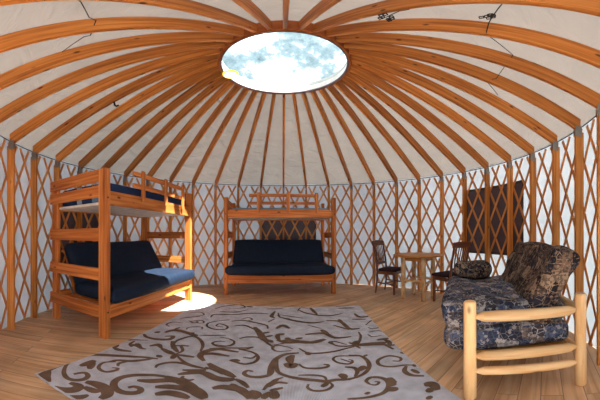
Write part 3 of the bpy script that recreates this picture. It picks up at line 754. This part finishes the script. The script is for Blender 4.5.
# ------------------------------------------------------------------ bunk beds
BL_ = 2.05; BD = .91
def make_bunk():
    r = empty('bunk_bed')
    pz = 1.86
    def part(name, mat, *boxes, parent=None, bev=.005):
        b = MB()
        for q in boxes: b.box(*q)
        return b.build(name, mat, parent or r, bevel=bev)
    for x0, x1 in ((-.035, .04), (BL_ - .04, BL_ + .035)):
        part('post', BUNK, (x0, x1, -.05, .055, 0, pz))
    for x0, x1 in ((-.004, .06), (BL_ - .06, BL_ + .004)):
        part('post', BUNK, (x0, x1, BD - .05, BD + .05, 0, pz))
    for z0, z1 in ((1.72, 1.86), (1.55, 1.68), (1.08, 1.22), (.655, .79), (.235, .38)):
        part('end_board', BUNK, (-.034, -.005, .0551, BD + .06, z0, z1))
    for z0, z1 in ((1.08, 1.20), (.655, .77), (.235, .38)):
        part('end_board', BUNK, (BL_ + .005, BL_ + .034, .0551, BD + .06, z0, z1))
    part('upper_rail', BUNK, (.0405, BL_ - .0405, -.03, .005, 1.465, 1.62))
    part('upper_rail', BUNK, (.0605, BL_ - .0605, BD - .0, BD + .035, 1.465, 1.62))
    part('lower_rail', BUNK, (.0405, BL_ - .0405, -.045, -.005, .235, .385))
    part('lower_rail', BUNK, (.0605, BL_ - .0605, BD - .0, BD + .035, .235, .385))
    dk = part('deck', SHEET, (.042, BL_ - .042, .006, BD - .002, 1.478, 1.508), bev=0)
    part('futon_deck', BUNK, (.0605, BL_ - .0605, -.004, .70, .36, .3855), bev=0)
    # futon back support slats, leaning
    b = MB()
    for i in range(9):
        x = .16 + i * .216
        b.bar((x, .665, .38), (x, .90, .97), .06, .018, up=(0, 1, 0))
    b.bar((.1, .88, .93), (BL_ - .1, .88, .93), .05, .03)
    b.build('back_support', BUNK, r, bevel=.003)
    for x in (.10, BL_ - .10):
        b = MB(); b.bar((x, .80, .62), (x, .64, .39), .025, .012); b.build('hinge_arm', METAL, r)
    g = MB(); g.box(.44, 1.74, -.052, -.0305, 1.855, 1.915); g.box(.44, 1.74, -.052, -.0305, 1.71, 1.765)
    gr = g.build('guard_rail', BUNK, r, bevel=.004)
    for x in (.62, 1.17, 1.70):
        u = MB(); u.box(x - .032, x + .032, -.0745, -.0525, 1.555, 1.94); u.build('upright', BUNK, gr, bevel=.004)
    for x in (0.0, BL_):
        for z in (.31, 1.54):
            b = MB(); b.tube([(x, -.0505, z), (x, -.056, z)], .010, 10); b.build('bolt', CABLE, r)
    return r
NEAR = dict(loc=(-1.75, -.92, 0), rotz=math.atan2(2.05, .14))
FAR = dict(loc=(-1.10, 1.76, 0), rotz=math.atan2(.12, 2.05))
bunk = make_bunk(); bunk.location = NEAR['loc']; bunk.rotation_euler = (0, 0, NEAR['rotz'])
tag(bunk, 'wooden bunk bed at the side wall, its corner post beside the rug and sun patch', 'bunk bed', 'wooden futon bunk beds')
bunk2 = copy_tree(bunk); bunk2.location = FAR['loc']; bunk2.rotation_euler = (0, 0, FAR['rotz'])
tag(bunk2, 'wooden bunk bed facing squarely from the far wall beyond the rug', 'bunk bed', 'wooden futon bunk beds')

def make_futon():
    r = empty('futon_mattress')
    def seatf(p, t):
        d = .012 * noise.noise(Vector((p.x * 2.3, p.y * 5, p.z * 4)))
        z = p.z + d
        if t.z > 0: z += .012 * (math.cos(t.x * 9) * .5) * (1 - abs(t.y)) - .012 * t.y * 0
        y = p.y + .01 * noise.noise(Vector((p.x * 3, 7, p.z * 6)))
        k = max(0, min(1, (-.060 - p.y) / .05))      # the soft front lip spreads past the posts
        return (p.x + .09 * k * t.x, y, max(z, .388))
    b = MB(); b.cushion(.062, BL_ - .062, -.13, .60, .388, .575, .075, (34, 14, 6), seatf)
    # split the lip from the posts: everything in front of the posts may stay, the rest is between them
    b.build('seat', NAVY, r, smooth=True)
    y0, z0, y1, z1 = .45, .565, .735, 1.06
    d = Vector((0, y1 - y0, z1 - z0)); L = d.length; d.normalize(); nn = Vector((0, d.z, -d.y))
    def backf(p, t):
        base = Vector((p.x, y0, z0)) + d * p.z + nn * p.y
        base.y += .012 * noise.noise(Vector((p.x * 2.6, p.z * 4, 3)))
        base.z += .01 * noise.noise(Vector((p.x * 2.6, 5, p.z * 3)))
        base.x += .008 * (p.z / L - .5) * (-1 if t.x > 0 else 1)
        return base
    b = MB(); b.cushion(.065, 1.965, .0, .13, .0, L, .045, (30, 4, 12), backf)
    b.build('backrest', NAVY, r, smooth=True)
    return r
fut = make_futon(); fut.location = NEAR['loc']; fut.rotation_euler = (0, 0, NEAR['rotz'])
tag(fut, 'navy blue futon mattress folded as a sofa in the near bunk by the rug', 'futon', 'navy futon mattresses')
fut2 = copy_tree(fut); fut2.location = FAR['loc']; fut2.rotation_euler = (0, 0, FAR['rotz'])
tag(fut2, 'navy blue futon mattress folded as a sofa in the bunk at the far wall', 'futon', 'navy futon mattresses')

def make_mat(h, mat, P):
    def f(p, t): return (p.x, p.y, p.z + (.01 * noise.noise(Vector((p.x * 3, p.y * 4, 1))) if t.z > .5 else 0))
    b = MB(); b.cushion(.066, BL_ - .066, .012, BD - .056, 1.509, h, .035, (26, 12, 3), f)
    return b.build('mattress', mat, None, loc=P['loc'], rotz=P['rotz'], smooth=True)
tag(make_mat(1.735, QUILT, NEAR), 'thin navy mattress with pale stripes on the top deck of the near bunk', 'mattress', 'top bunk mattresses')
tag(make_mat(1.665, PALEQ, FAR), 'thin grey-blue mattress on the top deck of the far bunk', 'mattress', 'top bunk mattresses')

# ------------------------------------------------------------------ log table
tx, ty = 2.296, 1.006
t = empty('log_table', (tx, ty, 0)); tag(t, 'small round wooden table with pale log legs between two dark chairs', 'table')
b = MB(); b.lathe([(.0005, .765), (.43, .765), (.448, .772), (.45, .795), (.44, .803), (.0005, .803)], 12); b.build('table_top', TOPW, t)
LEG = [(-.275, .057), (-.057, -.275), (.275, -.057), (.057, .275)]
for x, y in LEG:
    b = MB(); b.tube([(x, y, z) for z in (0, .06, .2, .35, .5, .65, .7645)], [.040, .044, .043, .041, .043, .041, .040], 14, wob=.12); b.build('leg', ASPEN, t, smooth=True)
for a, c in ((0, 1), (1, 2), (2, 3), (3, 0)):
    for z in ((.34,) if a % 2 == 0 else (.30,)):
        p0, p1 = Vector((*LEG[a], z)), Vector((*LEG[c], z))
        b = MB(); b.tube([p0.lerp(p1, q) for q in (.09, .16, .5, .84, .91)], [.014, .023, .024, .023, .014], 10, wob=.1); b.build('stretcher', ASPEN, t, smooth=True)
for a, c in ((0, 1), (1, 2), (2, 3), (3, 0)):
    p0, p1 = Vector((*LEG[a], .725)), Vector((*LEG[c], .725)); p0 = p0.lerp(p1, .11); p1 = p1.lerp(Vector((*LEG[a], .725)), .124)
    b = MB(); b.bar(p0, p1, .022, .07); b.build('apron', TOPW, t)

# ------------------------------------------------------------------ dark chairs (face +y)
def make_chair():
    r = empty('dining_chair'); w = .19
    for sx in (-1, 1):
        b = MB(); b.hexa([(sx * w - .016, .165, 0), (sx * w + .016, .165, 0), (sx * w + .016, .195, 0), (sx * w - .016, .195, 0),
                          (sx * w - .021, .155, .445), (sx * w + .021, .155, .445), (sx * w + .021, .198, .445), (sx * w - .021, .198, .445)], .44)
        b.build('leg', DARKW, r, bevel=.004)
        b = MB(); b.tube([(sx * w, -.22, 0), (sx * w, -.19, .22), (sx * w, -.18, .44), (sx * w * 1.0, -.21, .68), (sx * w * 1.03, -.275, .99)], [.017, .02, .021, .019, .016], 8)
        b.build('leg', DARKW, r, smooth=True)
    b = MB(); b.box(-w + .022, w - .022, .165, .188, .385, .444); b.box(-w + .022, w - .022, -.19, -.168, .385, .444)
    for sx in (-1, 1): b.box(sx * w - .011, sx * w + .011, -.165, .155, .385, .444)
    b.build('seat_frame', DARKW, r, bevel=.003)
    b = MB(); b.cushion(-.215, .215, -.165, .225, .446, .50, .024, (12, 12, 3), lambda p, t_: (p.x * (1 + .06 * t_.y), p.y, p.z + (.008 * (1 - t_.x ** 2) * (1 - t_.y ** 2) if t_.z > 0 else 0)))
    b.build('seat', SEATC, r, smooth=True)
    # curved top rail and lower back rail
    def railb(z0, z1, y0, bow, hw, name):
        b = MB(); n = 8; vs = []; F = []; U = []
        for i in range(n + 1):
            s = -1 + 2 * i / n; y = y0 - bow * (1 - s * s)
            vs += [(s * hw, y - .011, z0), (s * hw, y + .011, z0), (s * hw, y + .011 - (z1 - z0) * .18, z1 + .015 * (1 - s * s)), (s * hw, y - .011 - (z1 - z0) * .18, z1 + .015 * (1 - s * s))]
        for i in range(n):
            for e in range(4):
                e2 = (e + 1) % 4; F.append((i * 4 + e, i * 4 + e2, i * 4 + 4 + e2, i * 4 + 4 + e))
                U.append([(vs[i * 4][0], e * .04), (vs[i * 4][0], e * .04 + .04), (vs[i * 4 + 4][0], e * .04 + .04), (vs[i * 4 + 4][0], e * .04)])
        F += [(0, 1, 2, 3), (n * 4 + 3, n * 4 + 2, n * 4 + 1, n * 4)]; U += [[(0, 0)] * 4] * 2
        b.add(vs, F, U); return b.build(name, DARKW, r, bevel=.004)
    railb(.935, 1.025, -.262, .02, .225, 'top_rail')
    railb(.565, .605, -.192, .012, .176, 'back_rail')
    for i in range(6):
        x = -.13 + .052 * i; bo = 1 - (x / .19) ** 2
        b = MB(); b.tube([(x * .94, -.200 - .012 * bo, .604), (x, -.222 - .018 * bo, .77), (x * 1.06, -.265 - .02 * bo, .94)], [.009, .010, .009], 8); b.build('spindle', DARKW, r, smooth=True)
    for sx in (-1, 1):
        b = MB(); b.bar((sx * w, .16, .20), (sx * w, -.18, .22), .018, .025); b.build('stretcher', DARKW, r)
    b = MB(); b.bar((-w + .01, .0, .21), (w - .01, .0, .21), .018, .024, up=(0, 0, 1)); b.build('stretcher', DARKW, r)
    return r
ch = make_chair(); ch.location = (2.02, 1.64, 0); ch.rotation_euler = (0, 0, math.atan2(-.635, -.77))
tag(ch, 'dark wooden spindle-back chair between the far bunk bed and the log table', 'chair', 'dark chairs at the log table')
ch2 = copy_tree(ch); ch2.location = (2.61, .49, 0); ch2.rotation_euler = (0, 0, math.atan2(.2, .98))
tag(ch2, 'dark wooden spindle-back chair partly hidden behind the patterned futon chair', 'chair', 'dark chairs at the log table')

# ------------------------------------------------------------------ log futon chair; local +y faces out of the chair
LOC = (1.03, -1.83, 0); RZ = math.atan2(.78, .63); CW = 1.3; CD = .73
lc = empty('futon_chair', LOC, RZ); tag(lc, 'wide armchair frame of peeled pale logs holding the patterned futon', 'chair')
def log(p0, p1, r, name, tip=.055, tr=.016, n=14):
    p0, p1 = Vector(p0), Vector(p1); L = (p1 - p0).length
    q = [0, .02 / L, tip / L, .15 / L, .5, 1 - .15 / L, 1 - tip / L, 1 - .02 / L, 1]
    rr = [tr, tr * 1.15, r * .93, r, r * 1.03, r, r * .93, tr * 1.15, tr]
    b = MB(); b.tube([p0.lerp(p1, s) for s in q], rr, n, wob=.07); return b.build(name, LOG, lc, smooth=True)
for x in (0, CW):
    for y in (0, -CD):
        b = MB(); h = .735 if y == 0 else .745
        b.tube([(x, y, 0), (x, y, .012), (x, y, .2), (x, y, .45), (x, y, h - .012), (x, y, h)], [.034, .040, .041, .039, .040, .034], 18, wob=.05); b.build('post', LOG, lc, smooth=True, bevel=0)
    log((x, -.028, .632), (x, -CD + .028, .628), .037, 'arm_log')
    log((x, -.028, .352), (x, -CD + .028, .345), .036, 'side_log')
    log((x, -.028, .235), (x, -CD + .028, .212), .033, 'side_log')
log((.028, 0, .29), (CW - .028, 0, .29), .034, 'cross_log'); log((.028, -CD, .29), (CW - .028, -CD, .29), .034, 'cross_log')
log((.028, -CD, .62), (CW - .028, -CD, .62), .034, 'cross_log')
b = MB()
for i in range(9):
    x = .12 + i * .1325; b.box(x - .03, x + .03, -CD + .06, -.035, .33, .35)
b.box(.06, CW - .06, -.09, -.04, .29, .3295); b.box(.06, CW - .06, -CD + .05, -CD + .10, .29, .3295)
b.build('seat_slats', TOPW, lc)
fm = empty('futon_cushion', LOC, RZ); tag(fm, 'blue and brown patchwork futon folded into seat and back on the log chair', 'futon')
def lump(p, t, a=.02):
    q = Vector((p.x * 4, p.y * 5, p.z * 6))
    return Vector((p.x, p.y, p.z)) + Vector((a * .4 * noise.noise(q), a * noise.noise(q + Vector((9, 0, 0))), a * noise.noise(q + Vector((0, 9, 0)))))
def remap_uv(b, k=1.0):
    # cloth wrapped over the fold: use arc-like coordinates
    pass
b = MB(); b.cushion(.058, CW - .058, -.70, .165, .352, .535, .07, (30, 16, 6), lambda p, t: (lambda q: (q.x, q.y, max(q.z, .3515)))(lump(p, t))); b.build('seat_fold', PATA, fm, smooth=True)
b = MB(); b.cushion(.056, CW - .056, -.665, .185, .515, .705, .075, (30, 16, 6), lambda p, t: lump(p, t, .03)); b.build('seat', PATA, fm, smooth=True)
by0, bz0, by1, bz1 = -.30, .55, -.58, 1.095
d = Vector((0, by1 - by0, bz1 - bz0)); BLn = d.length; d.normalize(); bn = Vector((0, -d.z, d.y))
def bf(p, t):
    base = Vector((p.x, by0, bz0)) + d * p.z + bn * p.y
    s_ = max(0, min(1, (base.z - .64) / .42)); s_ = s_ * s_ * (3 - 2 * s_)
    base.x += -.11 * s_ * max(0, -t.x) + .06 * s_ * max(0, t.x)
    base.y -= .10 * (p.y / .17) * (1 - p.z / BLn)
    base = lump(base, t, .03)
    return base
b = MB(); b.cushion(.05, CW - .05, -.0, .17, 0, BLn, .06, (28, 5, 14), bf)
o = b.build('backrest', PATB, fm, smooth=True)
bo = MB(); bo.cushion(1.03, 1.25, -.27, .12, .705, .87, .085, (8, 14, 6), lambda p, t: lump(p, t, .025))
tag(bo.build('bolster_pillow', PATB, None, LOC, RZ, smooth=True), 'rolled patterned bolster lying on the seat at the far arm of the log futon chair', 'pillow')

# side faces need the cloth figure too: project UVs by dominant normal
for o in list(C.objects):
    if o.type == 'MESH' and o.data.materials and o.data.materials[0] in (PATA, PATB):
        me = o.data; uvl = me.uv_layers[0]
        for p in me.polygons:
            n_ = p.normal; ax = max(range(3), key=lambda i: abs(n_[i]))
            for li in p.loop_indices:
                v = me.vertices[me.loops[li].vertex_index].co
                uvl.data[li].uv = ((v.y, v.z) if ax == 0 else (v.x, v.z * 1.0) if ax == 1 else (v.x, v.y - .3))

# ------------------------------------------------------------------ outside
b = MB(); b.lathe([(3.2, 0), (8, 0), (40, 0)], 48); g = b.build('ground', plain('forest_ground', srgb(150, 148, 150), .9), loc=(0, 0, -.45)); tag(g, kind='structure')

# ------------------------------------------------------------------ light
W = bpy.data.worlds.new('sky'); SC.world = W; W.use_nodes = True
nt = W.node_tree; nt.nodes.clear(); N = nt.nodes.new; L = nt.links.new
tc = N('ShaderNodeTexCoord'); n1 = N('ShaderNodeTexNoise'); n1.inputs['Scale'].default_value = 5.5; n1.inputs['Detail'].default_value = 8; n1.inputs['Roughness'].default_value = .68
L(tc.outputs['Generated'], n1.inputs['Vector'])
r = ramp(N, [(.41, (.055, .085, .095)), (.51, (.13, .17, .18)), (.60, (1.0, 1.0, 1.0))]); L(n1.outputs[0], r.inputs[0])
bg = N('ShaderNodeBackground'); bg.inputs[1].default_value = SKY; L(r.outputs[0], bg.inputs[0])
ow = N('ShaderNodeOutputWorld'); L(bg.outputs[0], ow.inputs[0])
sd = bpy.data.lights.new('sun', 'SUN'); sd.energy = SUN; sd.angle = math.radians(.6); sd.color = (1, .93, .8)
so = bpy.data.objects.new('sun', sd); C.objects.link(so)
so.rotation_euler = Vector((-1.79, 1.03, -3.45)).to_track_quat('-Z', 'Y').to_euler()
so.location = (8, -5, 16)

# ------------------------------------------------------------------ camera: a stitched wide view, straight lines bow as in the photograph
cd = bpy.data.cameras.new('camera'); cam = bpy.data.objects.new('camera', cd); C.objects.link(cam)
cam.location = CAM; cam.rotation_euler = (PI / 2, 0, 0)
cd.type = 'PANO'; cd.panorama_type = 'EQUIRECTANGULAR'
fpx = 257.6262; cx, cy = 284.3952, 234.8771
cd.longitude_min = -cx / fpx; cd.longitude_max = (600 - cx) / fpx
cd.latitude_max = cy / fpx; cd.latitude_min = -(400 - cy) / fpx
cd.clip_start = .02
SC.camera = cam
vs = SC.view_settings; vs.view_transform = 'Standard'; vs.look = 'None'; vs.gamma = 1; vs.use_curve_mapping = False; vs.exposure = EXPO
SC.cycles.diffuse_bounces = 6; SC.cycles.max_bounces = 12
